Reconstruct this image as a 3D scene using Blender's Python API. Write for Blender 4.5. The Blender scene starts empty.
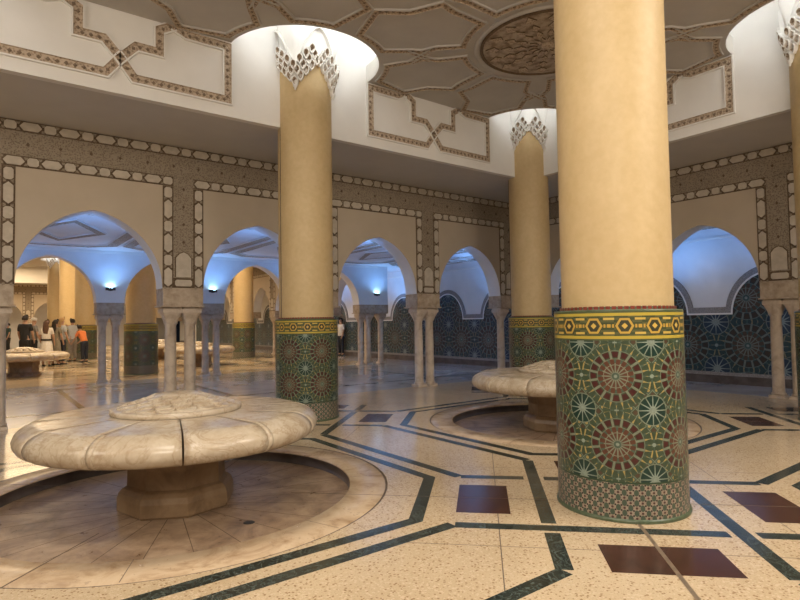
import bpy, bmesh, math, random
from math import sin, cos, pi, atan2, hypot, sqrt, radians
from mathutils import Vector, Matrix
random.seed(7)
C = bpy.context.scene.collection
sc = bpy.context.scene

# ------------------------------------------------------------------ measures
GX, GY, S = 4.5054, 2.8213, 5.8657          # column grid
RB, HB, RS = 0.5305, 1.689, 0.463           # tiled base radius / height, shaft radius
H1 = 4.92                                   # soffit
W = 2.0352                                  # column line to arcade wall
XF, YF = GX + S, GY + S                     # fascia planes
XW, YW = XF + W, YF + W                     # arcade walls
HP, HT, HC = 4.164, 2.282, 6.13             # panel top, spring line, ceiling
PW, TW = 0.738, 0.45                        # pier width, wall thickness
CD, PP = 0.517, 2.954                       # first pier from corner, pitch
Y2 = 2 * (GY + 2 * S) - YW                  # far arcade
XO = 14.4                                   # outer wall
HA = 3.78                                   # aisle ceiling
XL, YB = -13.1, -14.8                       # hall extents out of view
YE = GY + 8 * S + W                         # far end wall
COL = {'N': (GX, GY), 'C': (GX, GY + S), 'F': (GX + S, GY + S), 'R': (GX + S, GY)}

# ------------------------------------------------------------------ materials
class V:
    def __init__(s, nt, k): s.nt = nt; s.k = k
    def _m(s, op, *a):
        n = s.nt.nodes.new('ShaderNodeMath'); n.operation = op
        for i, x in enumerate((s,) + a):
            if isinstance(x, V): s.nt.links.new(x.k, n.inputs[i])
            else: n.inputs[i].default_value = x
        return V(s.nt, n.outputs[0])
    def __add__(s, o): return s._m('ADD', o)
    __radd__ = __add__
    def __sub__(s, o): return s._m('SUBTRACT', o)
    def __rsub__(s, o): return (s * -1) + o
    def __mul__(s, o): return s._m('MULTIPLY', o)
    __rmul__ = __mul__
    def __truediv__(s, o): return s._m('DIVIDE', o)
    def lt(s, o): return s._m('LESS_THAN', o)
    def gt(s, o): return s._m('GREATER_THAN', o)
    def fr(s): return s._m('FRACT')
    def ab(s): return s._m('ABSOLUTE')
    def sin(s): return s._m('SINE')
    def mx(s, o): return s._m('MAXIMUM', o)
    def mn(s, o): return s._m('MINIMUM', o)
    def sq(s): return s._m('SQRT')
    def at2(s, o): return s._m('ARCTAN2', o)
    def fl(s): return s._m('FLOOR')

class Mat:
    def __init__(s, name, rough=.6, color=(.5, .5, .5)):
        s.m = bpy.data.materials.new(name); s.m.use_nodes = True
        s.nt = s.m.node_tree; s.b = s.nt.nodes['Principled BSDF']
        s.b.inputs['Roughness'].default_value = rough
        s.b.inputs['Base Color'].default_value = (*color, 1)
    def node(s, t): return s.nt.nodes.new(t)
    def coord(s):
        n = s.node('ShaderNodeTexCoord'); return n.outputs['Object']
    def xyz(s, c=None):
        n = s.node('ShaderNodeSeparateXYZ'); s.nt.links.new(c or s.coord(), n.inputs[0])
        return [V(s.nt, n.outputs[i]) for i in range(3)]
    def noise(s, scale, detail=4, rough=.55, co=None, dist=0):
        n = s.node('ShaderNodeTexNoise'); n.inputs['Scale'].default_value = scale
        n.inputs['Detail'].default_value = detail; n.inputs['Roughness'].default_value = rough
        n.inputs['Distortion'].default_value = dist
        s.nt.links.new(co or s.coord(), n.inputs['Vector']); return V(s.nt, n.outputs['Fac'])
    def voronoi(s, scale, feature='F1', out='Distance'):
        n = s.node('ShaderNodeTexVoronoi'); n.feature = feature; n.inputs['Scale'].default_value = scale
        s.nt.links.new(s.coord(), n.inputs['Vector']); return V(s.nt, n.outputs[out])
    def ramp(s, f, stops, interp='LINEAR'):
        n = s.node('ShaderNodeValToRGB'); n.color_ramp.interpolation = interp
        e = n.color_ramp.elements
        while len(e) < len(stops): e.new(.5)
        for i, (p, c) in enumerate(stops): e[i].position = p; e[i].color = (*c, 1)
        s.nt.links.new(f.k, n.inputs[0]); return n.outputs[0]
    def mix(s, f, a, b, mode='MIX'):
        n = s.node('ShaderNodeMix'); n.data_type = 'RGBA'; n.blend_type = mode
        for k, x in ((0, f), (6, a), (7, b)):
            if isinstance(x, V): s.nt.links.new(x.k, n.inputs[k])
            elif isinstance(x, tuple): n.inputs[k].default_value = (*x, 1)
            elif isinstance(x, (int, float)): n.inputs[k].default_value = x
            else: s.nt.links.new(x, n.inputs[k])
        return n.outputs[2]
    def col(s, c): s.nt.links.new(c, s.b.inputs['Base Color']); return s
    def rough(s, f): s.nt.links.new(f.k, s.b.inputs['Roughness']); return s
    def bump(s, f, st=.3, d=.02):
        n = s.node('ShaderNodeBump'); n.inputs['Strength'].default_value = st; n.inputs['Distance'].default_value = d
        s.nt.links.new(f.k, n.inputs['Height']); s.nt.links.new(n.outputs[0], s.b.inputs['Normal']); return s

def two(name, a, b, scale, rough=.6, bump=0, lo=.35, hi=.65, detail=5, bd=.01):
    m = Mat(name, rough); f = m.noise(scale, detail)
    m.col(m.ramp(f, [(lo, a), (hi, b)]))
    if bump: m.bump(m.noise(scale * 4, 6), bump, bd)
    return m.m

def emis(name, col, st):
    m = Mat(name); m.b.inputs['Emission Color'].default_value = (*col, 1); m.b.inputs['Emission Strength'].default_value = st
    m.b.inputs['Base Color'].default_value = (*col, 1); return m.m

M = {}
def make_materials():
    # tadelakt column plaster
    m = Mat('column_plaster', .5); f = m.noise(2.2, 6, .6); g = m.noise(14, 4)
    c = m.ramp(f, [(.3, (.54, .395, .195)), (.7, (.61, .455, .24))])
    c = m.mix(.25, c, m.ramp(g, [(.35, (.49, .35, .17)), (.65, (.64, .49, .28))]))
    m.col(c); m.bump(m.noise(5, 4), .06, .02); M['shaft'] = m.m
    M['white'] = two('white_plaster', (.80, .78, .74), (.86, .84, .80), 3, .7, .05)
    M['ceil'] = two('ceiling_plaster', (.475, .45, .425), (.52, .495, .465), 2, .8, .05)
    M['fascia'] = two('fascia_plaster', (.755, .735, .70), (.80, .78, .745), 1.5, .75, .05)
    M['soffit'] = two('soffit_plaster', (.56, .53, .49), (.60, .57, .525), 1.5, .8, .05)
    M['panel'] = two('wall_panel_plaster', (.48, .40, .30), (.515, .43, .325), 1.5, .75, .05)
    M['plate'] = two('cartouche_stucco', (.47, .41, .325), (.56, .49, .40), 9, .7, .1)
    M['aisle'] = two('aisle_plaster', (.74, .73, .72), (.80, .79, .78), 2, .7, .05)
    m = Mat('carved_stucco', .8); a = m.voronoi(38); b = m.noise(60, 5)
    f = a * .9 + b * .5
    m.col(m.ramp(f, [(.3, (.13, .095, .065)), (.5, (.235, .185, .13)), (.75, (.33, .27, .20))])); m.bump(f, .7, .02); M['carved'] = m.m
    M['carvedark'] = two('carved_dark_brown', (.10, .065, .038), (.17, .115, .07), 30, .8, .3)  # dark brown of the carved grounds, dots and rims
    M['bead'] = two('strap_bead_brown', (.17, .12, .08), (.25, .185, .13), 30, .8, .2)
    m = Mat('strap_stucco', .8); a = m.voronoi(30); b = m.noise(50, 4); f = a * .9 + b * .5
    m.col(m.ramp(f, [(.3, (.20, .145, .095)), (.6, (.40, .31, .225)), (.8, (.52, .42, .32))])); m.bump(f, .6, .015); M['strap'] = m.m
    # medallion arabesque
    m = Mat('medallion_arabesque', .8); x, y, z = m.xyz(); r = (x * x + y * y).sq(); th = y.at2(x)
    p = (th * 8 + (r * 14).sin() * 1.5).sin() * (r * 26 + (th * 16).sin() * .8).sin()
    f = p * .3 + m.noise(22, 6) + (r * 0)
    m.col(m.ramp(f, [(.3, (.25, .19, .135)), (.5, (.38, .31, .24)), (.75, (.46, .385, .30))])); m.bump(f, .7, .02); M['medal'] = m.m
    # marbles
    m = Mat('fountain_marble', .24); f = m.noise(2.4, 8, .62, dist=.8); g = m.noise(11, 6, .65)
    c = m.ramp(f, [(.28, (.31, .22, .14)), (.42, (.50, .41, .30)), (.6, (.60, .52, .41)), (.8, (.67, .60, .49))])
    v = m.noise(3.2, 5, .6, dist=1.6); vein = 1.0 - ((v - .5).ab() * 26).mn(1.0)
    c = m.mix(vein * .55, c, (.30, .19, .10)); c = m.mix(.25, c, m.ramp(g, [(.35, (.45, .33, .21)), (.65, (.80, .70, .54))]))
    m.col(c); m.rough(f * .2 + .12); M['marble'] = m.m
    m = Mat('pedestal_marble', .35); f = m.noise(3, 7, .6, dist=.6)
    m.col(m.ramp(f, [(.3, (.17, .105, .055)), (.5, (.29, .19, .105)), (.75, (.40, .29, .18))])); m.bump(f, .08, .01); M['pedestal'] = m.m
    m = Mat('recess_marble', .3); f = m.noise(2.2, 8, .65, dist=.9); g = m.noise(9, 7, .7, dist=.5)
    c = m.ramp(f, [(.34, (.12, .07, .043)), (.48, (.33, .22, .14)), (.66, (.56, .42, .295))])
    c = m.mix(.35, c, m.ramp(g, [(.36, (.14, .09, .055)), (.55, (.42, .31, .21)), (.7, (.52, .40, .28))]))
    m.col(c); m.rough(g * .5 + .1); M['recess'] = m.m
    m = Mat('ring_marble', .22); f = m.noise(3, 8, .65, dist=.9); g = m.noise(12, 8, .7)
    c = m.ramp(f, [(.3, (.36, .23, .13)), (.5, (.60, .45, .30)), (.75, (.70, .56, .40))])
    c = m.mix((g.gt(.61)) * .5, c, (.28, .18, .11)); m.col(c); m.rough(g * .3 + .08); M['ring'] = m.m
    m = Mat('pillar_marble', .35); f = m.noise(5, 6, .6, dist=.7)
    m.col(m.ramp(f, [(.3, (.40, .31, .23)), (.5, (.56, .46, .36)), (.75, (.66, .56, .45))])); M['pillar'] = m.m
    m = Mat('impost_stone', .55); f = m.noise(9, 6, .6, dist=.4)
    m.col(m.ramp(f, [(.3, (.30, .225, .155)), (.5, (.43, .34, .25)), (.75, (.52, .43, .33))])); m.bump(f, .2, .01); M['impost'] = m.m
    m = Mat('green_marble', .16); f = m.noise(5, 8, .65, dist=1.2); v = m.noise(7, 6, .6, dist=2.5)
    vein = 1.0 - ((v - .5).ab() * 34).mn(1.0)
    c = m.ramp(f, [(.35, (.014, .021, .018)), (.6, (.034, .046, .040)), (.8, (.065, .08, .07))])
    m.col(m.mix(vein * .3, c, (.30, .36, .33))); M['green'] = m.m
    m = Mat('red_brown_marble', .16); f = m.noise(8, 8, .7)
    m.col(m.ramp(f, [(.35, (.045, .018, .012)), (.6, (.08, .032, .022)), (.8, (.13, .06, .042))])); M['red'] = m.m
    # terrazzo
    m = Mat('terrazzo', .14); v1 = m.voronoi(62, out='Color'); n = m.node('ShaderNodeSeparateColor'); m.nt.links.new(v1.k, n.inputs[0])
    r = V(m.nt, n.outputs[0]); d = m.voronoi(62); big = m.noise(.7, 4); fine = m.noise(90, 3)
    c = m.ramp(big, [(.35, (.58, .445, .285)), (.65, (.66, .52, .35))])
    c = m.mix(r.gt(.84) * d.lt(.5), c, (.36, .235, .13)); c = m.mix(r.lt(.25) * d.lt(.6), c, (.70, .56, .39))
    c = m.mix(fine.gt(.60) * .45, c, (.36, .24, .14)); m.col(c); m.rough(big * .12 + .09); M['terrazzo'] = m.m
    M['joint'] = two('floor_joint', (.10, .07, .045), (.17, .12, .08), 20, .7)
    M['bronze'] = two('joint_bronze', (.16, .12, .085), (.25, .19, .13), 20, .4)
    m = Mat('aisle_floor_marble', .13); f = m.noise(1.2, 6, .6, dist=.5)
    m.col(m.ramp(f, [(.35, (.38, .355, .33)), (.65, (.50, .47, .44))])); M['aislefloor'] = m.m
    M['redglaze'] = two('red_glazed_edge', (.16, .02, .015), (.30, .06, .04), 40, .3)
    M['greenglaze'] = two('green_glazed_edge', (.06, .09, .05), (.11, .14, .08), 25, .3)
    M['dark'] = two('dark_metal', (.02, .02, .022), (.04, .04, .042), 12, .5)
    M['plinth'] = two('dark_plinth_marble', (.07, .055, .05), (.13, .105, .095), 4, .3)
    M['grey_carved'] = two('grey_carved_border', (.20, .185, .18), (.36, .34, .33), 45, .8, .5)
    M['cove'] = emis('cove_lamp', (.93, .97, 1), 11.5)
    M['uplamp'] = emis('uplight_glow', (.45, .80, 1), 40)
    M['zellige'] = zellige_column(); M['dado'] = zellige_dado()

def rosette(m, u, v, pu, pv, ou, ov):
    lu = ((u / pu + ou).fr() - .5) * pu; lv = ((v / pv + ov).fr() - .5) * pv
    return (lu * lu + lv * lv).sq(), lv.at2(lu)
def petal(th, n, off=0.): return (((th * (n / (2 * pi)) + off).fr() - .5).ab()) * 2   # 0 petal centre .. 1 edge
def inr(r, a, b): return r.gt(a) * r.lt(b)

def zellige_field(m, u, v, pu, pv, pal, ov=0.):
    k = pu / .5555
    bg, bg2, yel, red, mar, line, teal, pale, brown = pal
    r1, t1 = rosette(m, u, v, pu, pv, 0, ov); r2, t2 = rosette(m, u, v, pu, pv, .5, ov + .5)
    r3, t3 = rosette(m, u, v, pu, pv, .5, ov); r4, t4 = rosette(m, u, v, pu, pv, 0, ov + .5)
    # interlaced ground: criss-cross lines in two diagonals
    q = 2 * pi / pu * 4
    g1 = ((u + v) * q).sin(); g2 = ((u - v) * q).sin(); g = g1 * g2
    c = m.mix(g.gt(.12), bg, bg2)
    c = m.mix(g.lt(-.45), c, brown)
    c = m.mix(g.gt(.70), c, yel)
    c = m.mix((g1.ab().lt(.16)).mx(g2.ab().lt(.16)), c, line)
    # linking stars at the lattice edges
    for rr, tt in ((r3, t3), (r4, t4)):
        p = petal(tt, 8)
        c = m.mix(inr(rr, .0, .105 * k) , c, bg)
        c = m.mix(inr(rr, .045 * k, .10 * k) * p.lt(.5), c, yel)
        c = m.mix(inr(rr, .02 * k, .05 * k) * petal(tt, 8, .5).lt(.5), c, bg2)
        c = m.mix(rr.lt(.016 * k), c, pale)
    def wedge(r, th, n, off=0., lw=.0045): return ((1.0 - petal(th, n, off)) * r * (pi / n)).gt(lw * k)
    def spear(r, th, n, off, a, b, w0):       # triangle narrowing outwards from a to b
        return inr(r, a * k, b * k) * (petal(th, n, off) * r * (pi / n)).lt((b * k - r) * (w0 / (b - a)))
    # halo of small spears round the large rosette
    c = m.mix(inr(r1, .19 * k, .262 * k), c, bg)
    c = m.mix(inr(r1, .205 * k, .262 * k) * ((1.0 - petal(t1, 32)) * r1 * (pi / 32)).lt(.003 * k), c, line)
    c = m.mix(spear(r1, t1, 32, .5, .208, .250, .0085), c, yel)
    c = m.mix(spear(r1, t1, 16, .5, .206, .236, .012), c, bg2)
    # large rosette
    c = m.mix(r1.lt(.205 * k), c, line)
    c = m.mix(inr(r1, .140 * k, .200 * k) * wedge(r1, t1, 16, .5, .0085), c, bg)
    c = m.mix(inr(r1, .150 * k, .196 * k) * wedge(r1, t1, 16, .5, .0125), c, mar)
    c = m.mix(inr(r1, .030 * k, .136 * k) * wedge(r1, t1, 16, 0., .0052), c, red)
    c = m.mix(inr(r1, .104 * k, .136 * k) * wedge(r1, t1, 16, .5, .016), c, bg2)
    c = m.mix(inr(r1, .088 * k, .094 * k), c, line)
    c = m.mix(inr(r1, .014 * k, .028 * k), c, bg2); c = m.mix(r1.lt(.011 * k), c, pale)
    # small dark star rosette
    c = m.mix(r2.lt(.122 * k), c, line)
    c = m.mix(inr(r2, .03 * k, .114 * k) * wedge(r2, t2, 12, 0., .0045), c, teal)
    c = m.mix(spear(r2, t2, 12, .5, .02, .10, .0075), c, pale)
    c = m.mix(r2.lt(.018 * k), c, pale)
    n = m.noise(30, 3)
    return m.mix(.45, c, m.ramp(n, [(.3, (.45, .45, .45)), (.7, (1, 1, 1))]), 'MULTIPLY')

def zellige_column():
    m = Mat('zellige_tile', .28); x, y, z = m.xyz(); u = y.at2(x) * RB
    pu = 2 * pi * RB / 6; pv = .536
    pal = ((.055, .085, .048), (.075, .12, .088), (.44, .33, .11), (.125, .045, .024), (.07, .015, .014), (.215, .25, .18), (.012, .045, .035), (.28, .34, .28), (.09, .055, .033))
    f = zellige_field(m, u, z - .339, pu, pv, pal)
    # lower checker band
    q = .046
    pu2, pv2 = 2 * pi * RB / 37, .0785
    def lat(ou, ov, sx=1.): 
        lu = ((u / pu2 + ou).fr() - .5) * (pu2 * sx); lv = ((z / pv2 + ov).fr() - .5) * pv2
        return (lu * lu + lv * lv).sq()
    ova = lat(0, 0, 1.35).mn(lat(.5, .5, 1.35)); dots = lat(.5, 0).mn(lat(0, .5)); tiny = lat(.25, .25).mn(lat(.75, .75)).mn(lat(.25, .75)).mn(lat(.75, .25))
    n2 = m.noise(25, 3)
    c2 = m.mix(n2.gt(.5) * .5, (.36, .29, .225), (.25, .20, .155))
    c2 = m.mix(ova.lt(.025), c2, (.065, .095, .065)); pass
    c2 = m.mix(dots.lt(.0095), c2, (.085, .035, .028)); c2 = m.mix(tiny.lt(.0075), c2, (.035, .025, .022))
    # yellow band
    ph = 2 * pi * RB / 14; zz = z - 1.5425
    hu = ((u / ph).fr() - .5) * ph; au = hu.ab(); av = zz.ab()
    hx = (au * .866 + av * .5).mx(av)
    c3 = m.mix(((u / ph * 7).sin() * (z * 160).sin()).gt(0), (.055, .075, .035), (.11, .115, .05))
    c3 = m.mix(hx.lt(.066), c3, (.05, .05, .03)); c3 = m.mix(inr(hx, .045, .062), c3, (.55, .36, .07))
    c3 = m.mix((au + av).lt(.024), c3, (.62, .42, .09))
    bu = (hu.ab() - ph / 2).ab()
    c3 = m.mix(inr(av, .048, .066) * bu.lt(.042), c3, (.60, .42, .10))
    c3 = m.mix(av.lt(.014) * bu.lt(.045) * ((bu * (2 * pi / .026)).sin().gt(-.2)), c3, (.55, .34, .06))
    c3 = m.mix(inr(av, .080, .104), c3, (.50, .38, .06))
    c3 = m.mix(av.gt(.104), c3, (.08, .10, .045))
    c = m.mix(z.lt(.31), f, c2)
    c = m.mix(inr(z, .303, .317), c, (.03, .06, .03)); c = m.mix(z.gt(1.425), c, c3)
    m.col(c); return m.m

def zellige_dado():
    m = Mat('dado_zellige', .3); x, y, z = m.xyz()
    pal = ((.022, .055, .068), (.04, .095, .105), (.24, .21, .13), (.075, .052, .04), (.045, .032, .03), (.16, .20, .195), (.016, .04, .08), (.24, .30, .31), (.05, .042, .04))
    f = zellige_field(m, y + .62, z + .02, 1.39, 1.12, pal, -.34)
    m.col(f); return m.m

# ------------------------------------------------------------------ mesh helpers
class MB:
    def __init__(s): s.v = []; s.f = []; s.mi = []; s.sm = []; s.mats = []
    def mat(s, key):
        if key not in s.mats: s.mats.append(key)
        return s.mats.index(key)
    def face(s, pts, key, smooth=False):
        i = len(s.v); s.v += [tuple(p) for p in pts]; s.f.append(list(range(i, i + len(pts)))); s.mi.append(s.mat(key)); s.sm.append(smooth)
    def grid(s, rows, key, smooth=True, close=False):
        i = len(s.v); n = len(rows[0]); k = s.mat(key)
        for r in rows: s.v += [tuple(p) for p in r]
        for a in range(len(rows) - 1):
            for b in range(n if close else n - 1):
                c = (b + 1) % n
                s.f.append([i + a * n + b, i + a * n + c, i + (a + 1) * n + c, i + (a + 1) * n + b]); s.mi.append(k); s.sm.append(smooth)
    def box(s, lo, hi, key):
        x0, y0, z0 = lo; x1, y1, z1 = hi
        p = [(x0, y0, z0), (x1, y0, z0), (x1, y1, z0), (x0, y1, z0), (x0, y0, z1), (x1, y0, z1), (x1, y1, z1), (x0, y1, z1)]
        i = len(s.v); s.v += p; k = s.mat(key)
        for f in ((0, 3, 2, 1), (4, 5, 6, 7), (0, 1, 5, 4), (1, 2, 6, 5), (2, 3, 7, 6), (3, 0, 4, 7)):
            s.f.append([i + q for q in f]); s.mi.append(k); s.sm.append(False)
    def lathe(s, prof, key, n=48, c=(0, 0), a0=0., a1=2 * pi, smooth=True):
        full = abs(a1 - a0 - 2 * pi) < 1e-6; m = n if full else n + 1
        rows = [[(c[0] + r * cos(a0 + (a1 - a0) * t / n), c[1] + r * sin(a0 + (a1 - a0) * t / n), z) for t in range(m)] for r, z in prof]
        s.grid(rows, key, smooth, full)
    def prism(s, poly, f3, h0, h1, key, side=None):
        """poly in 2d, f3(u,v,h)->xyz; raised plate with a top face and sides"""
        n = len(poly); s.face([f3(u, v, h1) for u, v in poly], key)
        for i in range(n):
            a, b = poly[i], poly[(i + 1) % n]
            s.face([f3(*a, h0), f3(*b, h0), f3(*b, h1), f3(*a, h1)], side or key)
    def build(s, name, parent=None, loc=None):
        me = bpy.data.meshes.new(name); me.from_pydata(s.v, [], s.f)
        for k in s.mats: me.materials.append(M[k])
        me.polygons.foreach_set('material_index', s.mi); me.polygons.foreach_set('use_smooth', s.sm)
        bm = bmesh.new(); bm.from_mesh(me); bmesh.ops.remove_doubles(bm, verts=bm.verts, dist=1e-5)
        bmesh.ops.recalc_face_normals(bm, faces=bm.faces); bm.to_mesh(me); bm.free(); me.update()
        o = bpy.data.objects.new(name, me); C.objects.link(o)
        if parent: o.parent = parent
        if loc: o.location = loc
        return o

def empty(name, loc, label, cat, group=None, rz=0):
    o = bpy.data.objects.new(name, None); C.objects.link(o); o.location = loc; o.rotation_euler = (0, 0, rz)
    o.empty_display_size = .2; tag(o, label, cat, group); return o
def tag(o, label, cat, group=None):
    o['label'] = label; o['category'] = cat
    if group: o['group'] = group
    return o
def struct(mb, name):
    o = mb.build(name); o['kind'] = 'structure'; return o
def copy_tree(src, loc, label, rz=0, group=None):
    r = src.copy(); C.objects.link(r); r.location = loc; r.rotation_euler = (0, 0, rz); r['label'] = label
    if group: r['group'] = group
    for ch in src.children:
        c = ch.copy(); C.objects.link(c); c.parent = r
        for g in ch.children:
            d = g.copy(); C.objects.link(d); d.parent = c
    return r

def arc(c, r, a0, a1, n): return [(c[0] + r * cos(a0 + (a1 - a0) * i / n), c[1] + r * sin(a0 + (a1 - a0) * i / n)) for i in range(n + 1)]

def strap(mb, pts, f3, w=.13, h=.035, closed=False, beads=.085, mc='strap', me='fascia'):
    """carved strap swept along a 2d polyline on a plane"""
    n = len(pts); L = []
    for i in range(n):
        p = Vector(pts[i])
        a = Vector(pts[(i - 1) % n]) if (closed or i > 0) else None
        b = Vector(pts[(i + 1) % n]) if (closed or i < n - 1) else None
        d1 = (p - a).normalized() if a is not None else (b - p).normalized()
        d2 = (b - p).normalized() if b is not None else d1
        n1 = Vector((-d1.y, d1.x)); n2 = Vector((-d2.y, d2.x)); m = (n1 + n2)
        if m.length < 1e-4: m = n1
        m.normalize(); k = 1 / max(.6, m.dot(n1)); L.append((p, m * k))
    sec = [(-w / 2, 0), (-w / 2, h), (-w / 2 + .022, h), (-w / 2 + .03, h * .45), (w / 2 - .03, h * .45), (w / 2 - .022, h), (w / 2, h), (w / 2, 0)]
    idx = list(range(n)) + ([0] if closed else [])
    for j in range(7):
        key = mc if j in (2, 3, 4) else me
        for q in range(len(idx) - 1):
            (p, m), (p2, m2) = L[idx[q]], L[idx[q + 1]]
            (o0, h0), (o1, h1) = sec[j], sec[j + 1]
            A = p + m * o0; B = p2 + m2 * o0; D = p + m * o1; E = p2 + m2 * o1
            mb.face([f3(A.x, A.y, h0), f3(B.x, B.y, h0), f3(E.x, E.y, h1), f3(D.x, D.y, h1)], key)
    if beads:
        for q in range(len(idx) - 1):
            p = Vector(pts[idx[q]]); p2 = Vector(pts[idx[q + 1]]); d = p2 - p; ln = d.length
            if ln < 1e-4: continue
            d /= ln; nn = Vector((-d.y, d.x)); k = max(1, int(ln / beads))
            for t in range(k):
                c = p + d * ln * (t + .5) / k; s1 = min(.03, ln / k * .4); s2 = w * .2
                top = f3(c.x, c.y, h * .9)
                P = [c + d * s1, c + nn * s2, c - d * s1, c - nn * s2]
                for a in range(4):
                    x, y = P[a], P[(a + 1) % 4]
                    mb.face([f3(x.x, x.y, h * .45), f3(y.x, y.y, h * .45), top], 'bead')

make_materials()

# ------------------------------------------------------------------ floor
def floor_rect(mb, x0, x1, y0, y1, key, z=0.): mb.face([(x0, y0, z), (x1, y0, z), (x1, y1, z), (x0, y1, z)], key)
RING_R, REC_R, REC_D = 2.05, 1.67, .125
F1 = (GX - S / 2, GY + S / 2); F2 = (GX + S / 2, GY + S / 2)
def build_floor():
    mb = MB()
    h = S / 2
    for cx, cy in (F1, F2):            # slabs with a round opening for the drained ring
        n = 64
        for i in range(n):
            a, b = 2 * pi * i / n, 2 * pi * (i + 1) / n
            def sqr(t):
                k = h / max(abs(cos(t)), abs(sin(t))); return (cx + k * cos(t), cy + k * sin(t), 0)
            mb.face([(cx + RING_R * cos(a), cy + RING_R * sin(a), 0), sqr(a), sqr(b), (cx + RING_R * cos(b), cy + RING_R * sin(b), 0)], 'terrazzo')
    x0, x1, y0, y1 = GX - S, GX + S, GY, GY + S
    floor_rect(mb, XL, x0, YB, YW + .2, 'terrazzo'); floor_rect(mb, x0, x1, YB, y0, 'terrazzo')
    floor_rect(mb, x0, x1, y1, YW + .2, 'terrazzo'); floor_rect(mb, x1, XW + .2, YB, YW + .2, 'terrazzo')
    floor_rect(mb, XL, XO + .2, YW + .2, Y2 - .2, 'aislefloor'); floor_rect(mb, XW + .2, XO + .2, YB, YW + .2, 'aislefloor')
    floor_rect(mb, XL, XW + .2, Y2 - .2, YE + .3, 'terrazzo'); floor_rect(mb, XW + .2, XO + .2, Y2 - .2, YE + .3, 'aislefloor')
    # inlay laid on the diagonal: local axes a (away) and b (right) around a column
    e = .0012
    def poly(o, pts, key, z=e):
        mb.face([(o[0] + (a + b) / sqrt(2), o[1] + (a - b) / sqrt(2), z) for a, b in pts], key)
    def band(o, a, b, w, key='green', z=e):
        A, B = Vector(a), Vector(b); d = (B - A).normalized(); n = Vector((-d.y, d.x)) * w / 2
        poly(o, [A - n, B - n, B + n, A + n], key, z)
    m_, e_ = .69, 1.42; w = .118; g = .10
    cols = [(i, k) for i in (0, 1) for k in (-1, 0, 1)] + [(-1, 0), (-1, 1)] + [(i, k) for i in (0, 1) for k in range(3, 8)]
    for i, k in cols:
        o = (GX + i * S, GY + k * S)
        for sgn in (1, -1):
            # each line of the cross dips under its neighbour at one crossing
            q = -sgn * m_
            band(o, (sgn * m_, -e_), (sgn * m_, q - g), w); band(o, (sgn * m_, q + g), (sgn * m_, e_), w)
            q = sgn * m_
            band(o, (-e_, sgn * m_), (q - g, sgn * m_), w); band(o, (q + g, sgn * m_), (e_, sgn * m_), w)
            for sx, sy in ((0, sgn), (sgn, 0)):
                r0, r1, t = .975, 1.425, .40
                p = [(r0 * sx + t * sy, r0 * sy - t * sx), (r1 * sx + t * sy, r1 * sy - t * sx), (r1 * sx - t * sy, r1 * sy + t * sx), (r0 * sx - t * sy, r0 * sy + t * sx)]
                poly(o, p, 'red')
                band(o, (sx * .5, sy * .5), (sx * 3.0, sy * 3.0), .012, 'joint', e * 1.6)
            for q in (-1.08, 1.08): band(o, (q, -1.9), (q, 1.9), .008, 'joint', e * .5); band(o, (-1.9, q), (1.9, q), .008, 'joint', e * .5)
        band(o, (-.5, 0), (-3.2, 0), .03, 'bronze', e * 1.7)
    D = S / sqrt(2)
    fts = [(0, 0), (1, 0), (0, -1), (1, -1)] + [(i, k) for i in (0, 1) for k in range(3, 7)]
    for i, k in fts:
        o = (GX + (i - .5) * S, GY + (k + .5) * S)
        R2 = D - 1.74                                   # inner octagon
        ve = [(R2, .62), (.62, R2), (-.62, R2), (-R2, .62), (-R2, -.62), (-.62, -R2), (.62, -R2), (R2, -.62)]
        if (i, k) != (0, -1): strip(mb, o, ve, w, e)
        for sa in (1, -1):
            for sb in (1, -1):                          # outer diagonal runs between column crosses
                a0 = (sa * (D - e_ - .02), sb * m_); b0 = (sa * m_, sb * (D - e_ - .02))
                band(o, a0, b0, w, z=e * 1.2)
    # cross-aisle bands
    for y in (YW + 1.6, Y2 - 1.6): mb.face([(XL, y - .07, e), (XO, y - .07, e), (XO, y + .07, e), (XL, y + .07, e)], 'green')
    for kx in range(-3, 5):
        x = XW - 1.9 - kx * 2.954; mb.face([(x - .06, YW + 1.6, e), (x + .06, YW + 1.6, e), (x + .06, Y2 - 1.6, e), (x - .06, Y2 - 1.6, e)], 'green')
    struct(mb, 'floor')
def strip(mb, o, ve, w, z):
    n = len(ve)
    def off(d):
        out = []
        for i in range(n):
            p, a, b = Vector(ve[i]), Vector(ve[i - 1]), Vector(ve[(i + 1) % n])
            d1, d2 = (p - a).normalized(), (b - p).normalized(); n1, n2 = Vector((-d1.y, d1.x)), Vector((-d2.y, d2.x))
            m = (n1 + n2).normalized(); out.append(p + m * d / m.dot(n1))
        return out
    A, B = off(-w / 2), off(w / 2)
    f = lambda p: (o[0] + (p.x + p.y) / sqrt(2), o[1] + (p.x - p.y) / sqrt(2), z)
    for i in range(n):
        j = (i + 1) % n; mb.face([f(A[i]), f(A[j]), f(B[j]), f(B[i])], 'green')
build_floor()

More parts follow.
